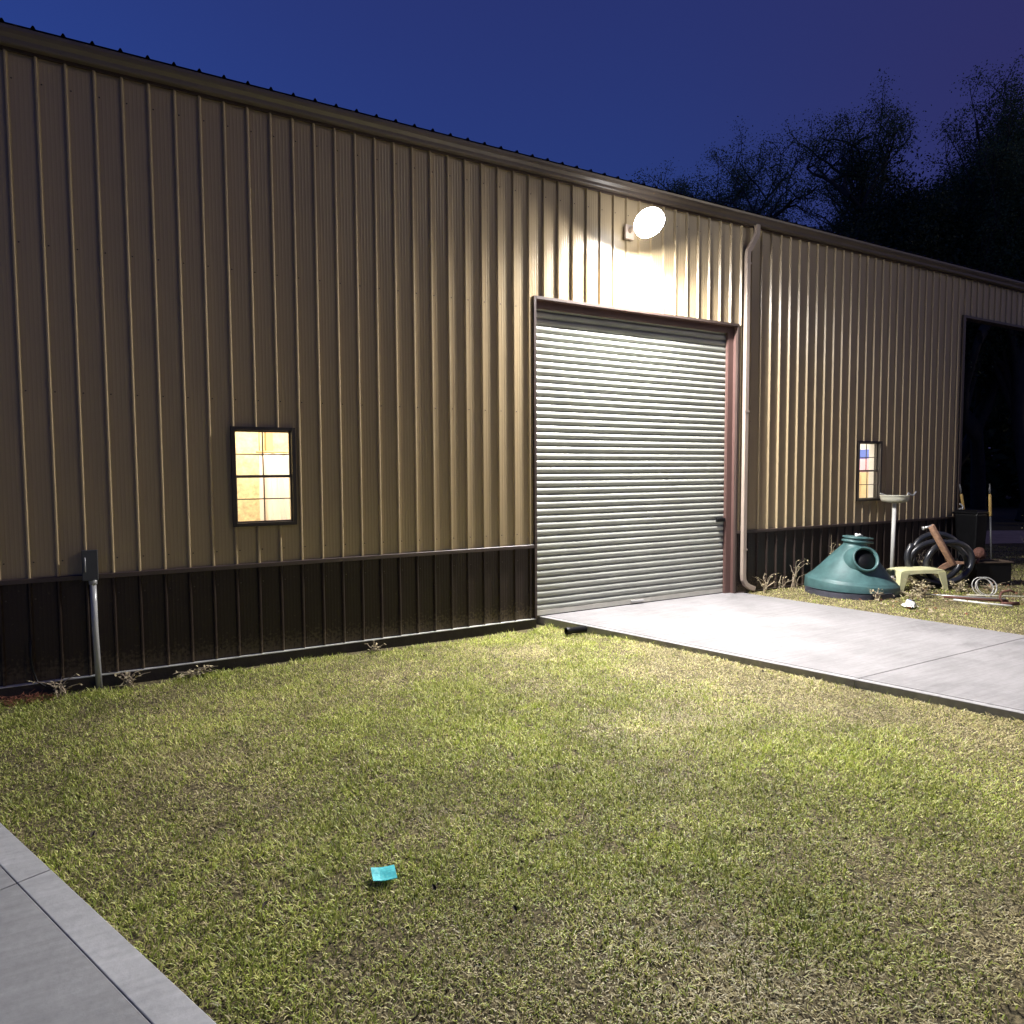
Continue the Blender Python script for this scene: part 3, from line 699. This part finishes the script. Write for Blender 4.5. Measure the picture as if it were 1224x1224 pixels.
# --- coil of black pipe leaning
t_ = MB()
c0 = Vector((12.98,-1.20,.40))
vd = (c0 - CAM); vd.z = 0; vd.normalize(); side = Vector((vd.y, -vd.x, 0))
pts = []; n = 150; turns = 3.2
for i in range(n+1):
    f = i/n; a = f*turns*2*math.pi + 2.3
    r_ = .37 + .045*math.sin(a*.37+1) + .02*math.sin(a*1.3)
    ax = side*(math.cos(a)*r_*(1.0) + (.17*math.sin(f*5.4)+ .24*(f-.5))) + Vector((0,0,1))*(math.sin(a)*r_*(.98) + .03*math.sin(f*9)) + vd*(-.34+.62*f + .26*math.cos(a))
    p = c0 + ax; p.z = max(p.z, .01); pts.append(p)
rs = [.047 + .0035*(i % 2) for i in range(n+1)]
t_.tube(pts, rs, 12)
tag(t_.build('pipe_coil', M['hose']), 'loose coil of shiny black flexible pipe standing on edge by the wall', 'pipe coil')

# --- rusty post with curved plate
t = empty('rusty_post', (12.62,-1.50,.30)); tag(t, 'rusty steel post with a curved foot plate leaning on the black pipe coil', 'post')
sd = Vector((.83,-.55,0)); vv = Vector((.85,.52,0)); 
b = MB(); p0 = sd*.10 + Vector((0,0,.10)); p1 = sd*-.27 + Vector((0,0,.74))
b.tube([p0, p1], .056, 6); b.build('post', M['rust'], t, bevel=.004)
b = MB(); b.tube([p1+Vector((0,0,-.04))-sd*.10, p1+Vector((0,0,-.0))+sd*.02], .018, 8); b.tube([p1-sd*.13+Vector((0,0,-.05)), p1-sd*.10+Vector((0,0,-.038))], .03, 8); b.build('pin', M['steel'], t)
b = MB(); arc = []
for i in range(13):
    f = i/12; arc.append((sd*(-.22+.50*f) + Vector((0,0,-.055+.18*f+.06*math.sin(f*math.pi*1.0)))  , .035+.06*math.sin(math.pi*min(1,f*1.15))))
vs = []; 
for p, h in arc: vs += [p + Vector((0,0,h*.5)) - vv*.03, p - Vector((0,0,h*.5)) - vv*.03, p - Vector((0,0,h*.5)) + vv*.05, p + Vector((0,0,h*.5)) + vv*.03]
fs = []
for i in range(12):
    for j in range(4): fs.append((4*i+j, 4*i+(j+1)%4, 4*i+4+(j+1)%4, 4*i+4+j))
fs += [(3,2,1,0),(48,49,50,51)]
b.add(vs, fs); b.build('foot_plate', M['rust'], t)

# --- black bin behind the coil
t = empty('wheeled_bin', (15.62,-.34,-.02), R(-4)); tag(t, 'tall black plastic bin standing at the building corner behind the pipe coil', 'bin')
b = MB(); b.hull([(-.14,-.18,.04),(.14,-.18,.04),(.14,.18,.04),(-.14,.18,.04)], [(-.19,-.23,1.1),(.19,-.23,1.1),(.19,.23,1.1),(-.19,.23,1.1)]); b.build('body', M['black'], t, bevel=.03)
b = MB(); b.box(-.21,.21,-.25,.26,1.10,1.13); b.hull([(-.20,-.24,1.13),(.20,-.24,1.13),(.20,.24,1.13),(-.20,.24,1.13)], [(-.15,-.18,1.17),(.15,-.18,1.17),(.15,.19,1.17),(-.15,.19,1.17)]); b.build('lid', M['black'], t, bevel=.01)
b = MB(); b.tube([(-.18,.275,1.10),(.18,.275,1.10)], .015, 8); b.build('handle', M['black'], t)
for sx in (-.17,.17):
    b = MB(); b.lathe([(.02,-.02),(.08,-.02),(.095,-.015),(.095,.015),(.08,.02),(.02,.02)], 24, 0, Matrix.Translation((sx,.19,.095)) @ Matrix.Rotation(R(90),4,'Y')); b.build('wheel', M['black'], t)
b = MB(); b.tube([(15.44,-.25,1.165),(15.50,-.24,1.20),(15.47,-.22,1.25),(15.44,-.20,1.27)], .015, 8); b.tube([(15.43,-.20,1.165),(15.55,-.22,1.18)], .014, 8)
tag(b.build('metal_hook', M['steel']), 'small shiny metal hook lying on top of the black bin lid', 'hook')
# --- two tools with yellow grips
def tool(base, tip, label):
    bs, tp = Vector(base), Vector(tip); d = tp-bs
    o = empty('digging_tool', base); tag(o, label, 'tool')
    b = MB(); b.tube([(0,0,0), d*.62], .018, 8); b.tube([d*.875, d*.93, d*1.0], [.016,.02,.010], 8); b.build('shaft', M['steel2'], o)
    b = MB(); b.tube([d*.62, d*.63, d*.865, d*.88], [.022,.028,.027,.018], 12); b.build('grip', M['handle'], o)
M['steel2'] = mat('dull_steel', (.14,.14,.14), .5, metal=.3)
tool((16.22,-.08,-.02), (15.65,-.08,1.66), 'leaning tool with yellow grip standing behind the black bin')
tool((15.87,-.62,-.02), (15.73,-.60,1.67), 'upright tool with yellow grip right of the black bin')

# --- black crate with rust lump
t = empty('storage_crate', (13.76,-1.58,-.03), R(-28)); tag(t, 'low black open crate lying in the grass right of the pipe coil', 'crate')
b = MB(); x_, y_, h_ = .30, .15, .40
for a in ((-x_,x_,-y_,-y_+.02),(-x_,x_,y_-.02,y_),(-x_,-x_+.02,-y_+.0205,y_-.0205),(x_-.02,x_,-y_+.0205,y_-.0205)): b.box(*a, 0, h_)
b.box(-x_+.021,x_-.021,-y_+.021,y_-.021,.0,.22)
b.build('crate_body', M['black'], t)
b = MB(); b.box(-x_-.02,x_+.02,-y_-.022,-y_+.022,h_+.001,h_+.022); b.box(-x_-.02,x_+.02,y_-.022,y_+.022,h_+.001,h_+.022); b.box(-x_-.02,-x_+.022,-y_+.0225,y_-.0225,h_+.001,h_+.022); b.box(x_-.022,x_+.02,-y_+.0225,y_-.0225,h_+.001,h_+.022); b.build('rim', mat('crate_rim', (.10,.07,.05), .6), t)
b = MB(); b.lathe([(.0005,-.08),(.06,-.07),(.10,-.02),(.10,.04),(.07,.10),(.03,.13),(.0005,.13)], 10, 0, Matrix.Translation((13.60,-1.50,.50)) @ Matrix.Rotation(R(35),4,'Y'), False)
b.tube([(13.58,-1.52,.42),(13.44,-1.58,.44),(13.34,-1.60,.38)], .02, 8); b.tube([(13.64,-1.5,.5),(13.78,-1.50,.44)], .03, 8)
tag(b.build('rusty_fitting', M['darkrust']), 'dark rusty pipe fitting lying on the black crate', 'fitting')

# --- thin wire coil, rods, hook, wrapper
b = MB(); pts = []
for i in range(90):
    f = i/89; a = f*2*math.pi*3.3; r_ = .15+.012*math.sin(a*.6); pts.append((12.52+.83*r_*math.cos(a)+.10*f, -2.10-.55*r_*math.cos(a)-.05*f+.03*math.sin(a), .12+r_*math.sin(a)*.92))
b.tube(pts, .006, 6); tag(b.build('wire_coil', M['white']), 'thin white wire coil standing in front of the black crate', 'wire')
def rod(p, q, r_, m, label, nm='metal_rod', cat='rod'):
    b = MB(); p = Vector(p); q = Vector(q); mid = (p+q)/2 + Vector((0,0,-.005)); b.tube([p, mid, q], r_, 8); tag(b.build(nm, m), label, cat)
rod((11.58,-1.70,.035), (12.12,-2.62,.05), .011, M['steel'], 'long thin bright rod lying farthest back in the pile on the grass')
rod((11.50,-2.22,.035), (11.72,-2.90,.03), .014, M['white'], 'short thick white rod lying nearest the driveway in the pile')
rod((11.60,-2.02,.04), (12.0,-2.72,.045), .02, M['darkrust'], 'dark rusty rod lying between the pale rods', 'rusty_rod')
rod((12.1,-2.1,.03), (13.1,-2.9,.03), .008, M['cream'], 'thin cream cane lying on the grass toward the right edge', 'cane', 'cane')
b = MB(); b.tube([(11.86,-2.72,.03),(11.88,-2.66,.10),(11.93,-2.66,.17),(12.03,-2.72,.20),(12.08,-2.76,.17)], .016, 8); b.tube([(11.75,-2.75,.03),(12.0,-2.85,.03)], .028, 8)
tag(b.build('iron_hook', M['darkrust']), 'dark curved iron hook standing up at the end of the rod pile', 'hook')
b = MB(); pr2 = random.Random(4); vs = []
for i in range(7):
    for j in range(7):
        vs.append((10.50+.20*i/6-.03*pr2.random(), -2.20+.16*j/6+.03*pr2.random(), .0+.09*math.sin(math.pi*i/6)*math.sin(math.pi*j/6)+.035*pr2.random()))
b.add(vs, [(i*7+j,(i+1)*7+j,(i+1)*7+j+1,i*7+j+1) for i in range(6) for j in range(6)])
for k_ in range(0,36):
    if (k_//6) in (3,4) and (k_%6) >= 3: b.m[k_] = 1
tag(b.build('crumpled_wrapper', [M['white'], M['blue']]), 'crumpled white and blue wrapper on the grass between tank and driveway', 'wrapper')

# --- dry weeds
def weed(loc, h, spread, stems, leafn, seed, label, m1='stem', m2='dryleaf'):
    r_ = random.Random(seed); o = empty('dry_weed', loc); tag(o, label, 'weed', 'dry weeds along the wall')
    b = MB(); l = MB()
    for s in range(stems):
        a = r_.uniform(0, 6.28); d = Vector((math.cos(a), math.sin(a)*.6, 0)); hh = h*r_.uniform(.45, 1); sp = spread*r_.uniform(.3, 1)
        p = Vector((r_.uniform(-.04,.04), r_.uniform(-.03,.03), 0)); pts = [p.copy()]
        for k in range(1, 6):
            f = k/5; pts.append(p + d*sp*f*f + Vector((r_.uniform(-.02,.02), r_.uniform(-.02,.02), hh*math.sin(f*1.45))))
        r0 = r_.uniform(.004,.009); b.tube(pts, [r0, r0*.9, r0*.8, r0*.65, r0*.5, r0*.3], 5)
        for k in range(leafn):
            q = pts[r_.randint(1,5)] + Vector((r_.uniform(-.03,.03), r_.uniform(-.03,.03), r_.uniform(-.02,.02)))
            if q.y + loc[1] > -.03: continue
            aa = r_.uniform(0,6.28); u = Vector((math.cos(aa), math.sin(aa), r_.uniform(-.8,.8)))*r_.uniform(.02,.05); v = Vector((-math.sin(aa), math.cos(aa), r_.uniform(-.5,.5)))*r_.uniform(.008,.016)
            l.add([q-v*.4, q+u*.5-v, q+u, q+u*.5+v], [(0,1,2,3)])
    b.build('stems', M[m1], o); l.build('leaves', M[m2], o)
weed((9.85,-.16,-.02), .33, .30, 9, 5, 1, 'low bleached weed beside the foot of the downspout')
weed((10.28,-.14,-.02), .26, .18, 5, 4, 2, 'thin curled dry weed left of the green tank')
weed((10.62,-.12,-.02), .52, .30, 8, 5, 3, 'tall forked dry weed against the wall at the left side of the tank')
weed((11.95,-.14,-.02), .72, .22, 11, 10, 4, 'tall leafy dry weed rising behind the green tank')
weed((11.60,-.10,-.02), 1.00, .08, 4, 7, 5, 'tallest thin dry weed showing above the tank top')
weed((11.55,-1.72,-.02), .22, .26, 14, 9, 6, 'low tangle of dry weed in front of the yellow bench leg')
weed((12.10,-1.30,-.02), .24, .34, 16, 9, 7, 'tangled dry weed under the yellow bench')
weed((10.72,-1.52,-.02), .18, .24, 9, 6, 8, 'short white stemmed weed in front of the green tank')
weed((12.55,-1.75,-.02), .20, .32, 14, 10, 9, 'brown weed clump between the bench and the pipe coil')
weed((13.9,-.30,-.02), .50, .45, 12, 8, 10, 'grey weed by the wall behind the pipe coil')
weed((16.9,-.8,-.02), 1.15, .40, 12, 8, 11, 'tall dark stemmed weed right of the black bin', 'bark', 'dryleaf')
weed((.22,-.16,-.12), .22, .22, 9, 4, 12, 'pale dry weed at the foot of the wall left of the conduit')
weed((.78,-.12,-.12), .16, .20, 10, 5, 13, 'short pale weed just right of the conduit foot')
weed((1.35,-.12,-.12), .10, .26, 12, 8, 14, 'low straw clump under the left window')
weed((3.3,-.12,-.12), .13, .14, 7, 4, 15, 'small straw tuft against the brown band right of the left window')
weed((11.2,-1.75,-.02), .16, .20, 9, 8, 16, 'low dry weed between the tank and the bench')
weed((13.0,-2.0,-.02), .16, .34, 12, 8, 17, 'brown weed clump in front of the black crate')
# red straw heap
b = MB(); r_ = random.Random(21)
for k in range(420):
    a = r_.uniform(0,6.28); rr_ = r_.random()**.5; p = Vector((-.10+.30*rr_*math.cos(a), -.16+.12*rr_*math.sin(a), -.115+.09*(1-rr_)*r_.random()))
    aa = r_.uniform(0,6.28); u = Vector((math.cos(aa), math.sin(aa), r_.uniform(-.4,.5)))*r_.uniform(.03,.07); v = Vector((-math.sin(aa), math.cos(aa), 0))*.003
    b.add([p-v, p+v, p+u+v, p+u-v], [(0,1,2,3)])
tag(b.build('straw_heap', M['reddry']), 'heap of reddish brown straw at the foot of the wall by the left edge', 'straw heap')
b = MB(); r_ = random.Random(77)
for k in range(900):
    x, y = r_.uniform(10.2, 14.6), r_.uniform(-2.9, -.05)
    if x < x2(y)+.25 or r_.random() < .45*(x < 11.6 and y > -1.5): continue
    z = gz(x, y)+r_.uniform(.015,.06); aa = r_.uniform(0,6.28); u = Vector((math.cos(aa), math.sin(aa), r_.uniform(-.5,.7)))*r_.uniform(.02,.06); v = Vector((-math.sin(aa), math.cos(aa), r_.uniform(-.4,.4)))*r_.uniform(.006,.02)
    p = Vector((x,y,z)); b.add([p-v*.3, p+u*.5-v, p+u, p+u*.5+v], [(0,1,2,3)], k % 3)
tag(b.build('leaf_litter', [M['stem'], M['dryleaf'], M['reddry']]), 'brown dead leaves and straw littering the yard around the bench and pipe coil', 'leaf litter', kind='stuff')
# fallen leaves
proto = None; r_ = random.Random(33); spots = []
while len(spots) < 22:
    x, y = r_.uniform(.5, 6.8), r_.uniform(-6.4, -.5)
    if x < x1(y)-.15 and (x-A0.x)*nn.x+(y-A0.y)*nn.y < -.1: spots.append((x, y))
for (x, y) in spots:
    if proto is None:
        b = MB(); b.add([(-.03,0,0),(-.012,.015,.006),(.012,.014,.010),(.034,0,.004),(.012,-.014,.011),(-.012,-.014,.007),(0,0,-.002)], [(0,6,1),(1,6,2),(2,6,3),(3,6,4),(4,6,5),(5,6,0)])
        o = proto = b.build('fallen_leaf', M['deadleaf'])
    else: o = proto.copy(); col.objects.link(o)
    o.location = (x, y, gz(x, y)+.036); o.rotation_euler = (r_.uniform(-.5,.5), r_.uniform(-.5,.5), r_.uniform(0,6.28)); sc = r_.uniform(.4,.8); o.scale = (sc,sc,sc)
    tag(o, 'small dark curled dead leaf lying on the lawn', 'leaf', 'dead leaves scattered on the lawn')

# ================================================================== TREES
def tinted(name, V, F4, C, mat_, parent):
    n = len(C); me = bpy.data.meshes.new(name); me.vertices.add(n*4); me.vertices.foreach_set('co', V.reshape(-1).astype(np.float32))
    me.loops.add(n*4); me.loops.foreach_set('vertex_index', np.arange(n*4, dtype=np.int32)); me.polygons.add(n); me.polygons.foreach_set('loop_start', np.arange(0, n*4, 4, dtype=np.int32))
    me.update(calc_edges=True); ca = me.color_attributes.new('tint','FLOAT_COLOR','POINT'); cc = np.ones((n,4,4),np.float32); cc[:,:,:3] = C[:,None,:]; ca.data.foreach_set('color', cc.reshape(-1))
    me.materials.append(mat_); me.validate(); o = bpy.data.objects.new(name, me); col.objects.link(o)
    if parent is not None: o.parent = parent
    return o
def leaves(pts, size, spread, per, seed):
    g = np.random.default_rng(seed); pts = np.repeat(np.array(pts), per, 0); n = len(pts); pts = pts + g.normal(0, spread, (n,3))*np.array([1,1,.7])
    u = g.normal(0,1,(n,3)); u /= np.linalg.norm(u,axis=1)[:,None]; v = np.cross(u, g.normal(0,1,(n,3))); v /= np.linalg.norm(v,axis=1)[:,None]
    s = size*g.uniform(.6,1.3,n)[:,None]; u = u*s; v = v*s*.5
    V = np.stack([pts-u, pts+v, pts+u, pts-v], 1); q = g.random(n)[:,None]
    C = np.concatenate([.030+.03*q, .045+.04*q, .022+.015*q], 1)
    return V, C
def tree(px_dir, dist, h, r, seed, label, per=14, size=.10, spread=.35, lev=4, tr=.28, low=.30, bright=1.0):
    loc = (CAM.x + px_dir[0]*dist, CAM.y + px_dir[1]*dist, -.1)
    rd = random.Random(seed); o = empty('tree', loc); tag(o, label, 'tree', 'trees beyond the building')
    b = MB(); tips = []
    def grow(p, d, L, rad, lv):
        pts = [p.copy()]; k = 5 if lv < 3 else 3; q = p.copy(); dd = d.copy()
        for i in range(k):
            dd = (dd + Vector((rd.uniform(-.5,.5), rd.uniform(-.5,.5), rd.uniform(-.30,.34)))).normalized()
            q = q + dd*L/k; pts.append(q.copy())
        # keep inside crown
        b.tube(pts, [rad*(1-.55*i/k) for i in range(k+1)], 7 if lv < 2 else (5 if lv < 3 else 3), caps=False)
        if lv >= lev: tips.append(tuple(pts[-1])); tips.append(tuple(pts[-2])); return
        if lv >= lev-1: tips.append(tuple(pts[-2]))
        nch = (7, 5, 5, 4, 3)[lv]
        for c in range(nch):
            i = rd.randint(max(1, k-3) if lv == 0 else 1, k); s = pts[i]
            a = rd.uniform(0, 6.28); out = Vector((math.cos(a), math.sin(a), rd.uniform(-.05,.75)))
            nd = (dd*.55 + out*.85).normalized()
            # limit by the crown ellipsoid
            e = Vector((s.x/r, s.y/r, (s.z-h*.62)/(h*.38)))
            if e.length > .95: nd = (nd - Vector((s.x, s.y, (s.z-h*.6)*.6)).normalized()*.9).normalized()
            grow(s, nd, L*rd.uniform(.45,.70), rad*.5, lv+1)
    grow(Vector((0,0,0)), Vector((rd.uniform(-.1,.1), rd.uniform(-.1,.1), 1)), h*low*1.35, tr, 0)
    # spread to the requested crown size
    T_ = np.array(tips); mz = np.percentile(T_[:,2], 97); mr = np.percentile(np.hypot(T_[:,0], T_[:,1]), 90)
    sz, sr = h*.97/mz, r*.9/mr
    V0 = np.array(b.v); f = np.clip(V0[:,2]/(h*.3), 0, 1)
    V0[:,2] *= sz; V0[:,0] *= 1+(sr-1)*f; V0[:,1] *= 1+(sr-1)*f; b.v = [tuple(v) for v in V0]
    T_ = T_*np.array([sr, sr, sz])
    b.build('trunk', M['bark'], o)
    V, C = leaves(T_, size, spread, per, seed+100); C = C*bright
    tinted('crown', V, None, C, M['leaf'], o)
def dirpx(px, py=556):
    v = w_ + r3*((px-612)/835.29) - u3*((py-612)/835.29); return (v.x, v.y)
for k_, (px, dist, h, r, per, lab) in enumerate([
    (838, 33, 14.2, 3.4, 4, 'nearly bare wispy tree, leftmost above the roof beside the lamp'),
    (898, 31, 15.7, 4.1, 12, 'rounded twiggy oak above the roof just right of the downspout'),
    (965, 32, 15.8, 4.0, 12, 'second rounded twiggy oak from the left above the roof'),
    (1045, 31, 15.9, 3.9, 11, 'open crowned oak rising behind the dense dark evergreen'),
    (1112, 30, 15.0, 3.3, 11, 'narrow twiggy oak between the open crowned oak and the right hand trees'),
    (1172, 27, 14.6, 2.8, 11, 'tall twiggy oak second from the right edge'),
    (1240, 24, 14.4, 2.1, 10, 'tallest tree at the right edge of the sky')]):
    tree(dirpx(px), dist, h, r, 40+k_, lab, per=per*5, size=.042, spread=.24, bright=2.3)
tree(dirpx(1135), 25, 11.2, 3.5, 60, 'dense dark rounded evergreen low behind the roof at the right', per=130, size=.062, spread=.42)
tree(dirpx(1225), 26, 11.6, 2.8, 61, 'dense dark evergreen at the right edge under the tallest tree', per=130, size=.062, spread=.45)
tree(dirpx(1310), 25, 11.5, 3.2, 62, 'dense evergreen just past the right edge of the building', per=90, size=.075, spread=.45)
# far woods closing the horizon
g = np.random.default_rng(5); pts = []
for k_ in range(5200):
    a = g.uniform(-.35, 1.25); d_ = g.uniform(42, 60); hh = 5.5+2.0*math.sin(a*13)+1.2*math.sin(a*31+1)
    dv = fwd*math.cos(a) + rgt*math.sin(a)
    pts.append((CAM.x+dv.x*d_, CAM.y+dv.y*d_, g.uniform(0, 1)**.8*hh))
V, C = leaves(pts, .34, .55, 16, 9)
fw = tinted('far_woods', V, None, C, M['leaf'], None); tag(fw, 'dark far woodland closing the view beyond the yard', 'woods', kind='stuff')

# ================================================================== LIGHT
world = bpy.data.worlds.new('World'); S.world = world; world.use_nodes = True
nt = world.node_tree; N = nt.nodes; L = nt.links; bg = N['Background']
sky = N.new('ShaderNodeTexSky'); sky.sky_type = 'NISHITA'; sky.sun_disc = False
SUN_EL, SUN_AZ = R(7), 0
# the light that grazes the wall comes from the front right
sdir = Vector((-.64, .66, -.36)).normalized()      # travelling direction
sky.sun_elevation = R(2.0); sky.sun_rotation = math.atan2(-sdir.x, -sdir.y)
sky.ozone_density = 6.0; sky.air_density = 1.0; sky.dust_density = .4
tintn = N.new('ShaderNodeMix'); tintn.data_type = 'RGBA'; tintn.blend_type = 'MULTIPLY'; tintn.inputs[0].default_value = 1
L.new(sky.outputs[0], tintn.inputs[6]); tintn.inputs[7].default_value = (1.2,1.25,1.6,1)
addn = N.new('ShaderNodeMix'); addn.data_type = 'RGBA'; addn.blend_type = 'ADD'; addn.inputs[0].default_value = 1; L.new(tintn.outputs[2], addn.inputs[6]); addn.inputs[7].default_value = (.125,.03,.06,1)
tc = N.new('ShaderNodeTexCoord'); dt = N.new('ShaderNodeVectorMath'); dt.operation = 'DOT_PRODUCT'; L.new(tc.outputs['Generated'], dt.inputs[0]); dt.inputs[1].default_value = (.868, -.496, 0)
mr = N.new('ShaderNodeMapRange'); mr.interpolation_type = 'SMOOTHSTEP'; mr.inputs['From Min'].default_value = .10; mr.inputs['From Max'].default_value = .62; mr.inputs['To Max'].default_value = .85; L.new(dt.outputs['Value'], mr.inputs['Value'])
dk_ = N.new('ShaderNodeMix'); dk_.data_type = 'RGBA'; L.new(mr.outputs[0], dk_.inputs[0]); L.new(addn.outputs[2], dk_.inputs[6]); dk_.inputs[7].default_value = (.19,.165,.72,1)     # the side turned away from the afterglow is dimmer and more violet
L.new(dk_.outputs[2], bg.inputs['Color']); bg.inputs['Strength'].default_value = .15
sl = bpy.data.lights.new('sun', 'SUN'); sl.energy = .22; sl.angle = R(3); sl.color = (1,.86,.64)
so = bpy.data.objects.new('sun', sl); col.objects.link(so); so.rotation_euler = sdir.to_track_quat('-Z','Y').to_euler()

S.render.engine = 'CYCLES'
S.view_settings.view_transform = 'Standard'; S.view_settings.look = 'None'; S.view_settings.exposure = 0; S.view_settings.gamma = 1
S.cycles.max_bounces = 8
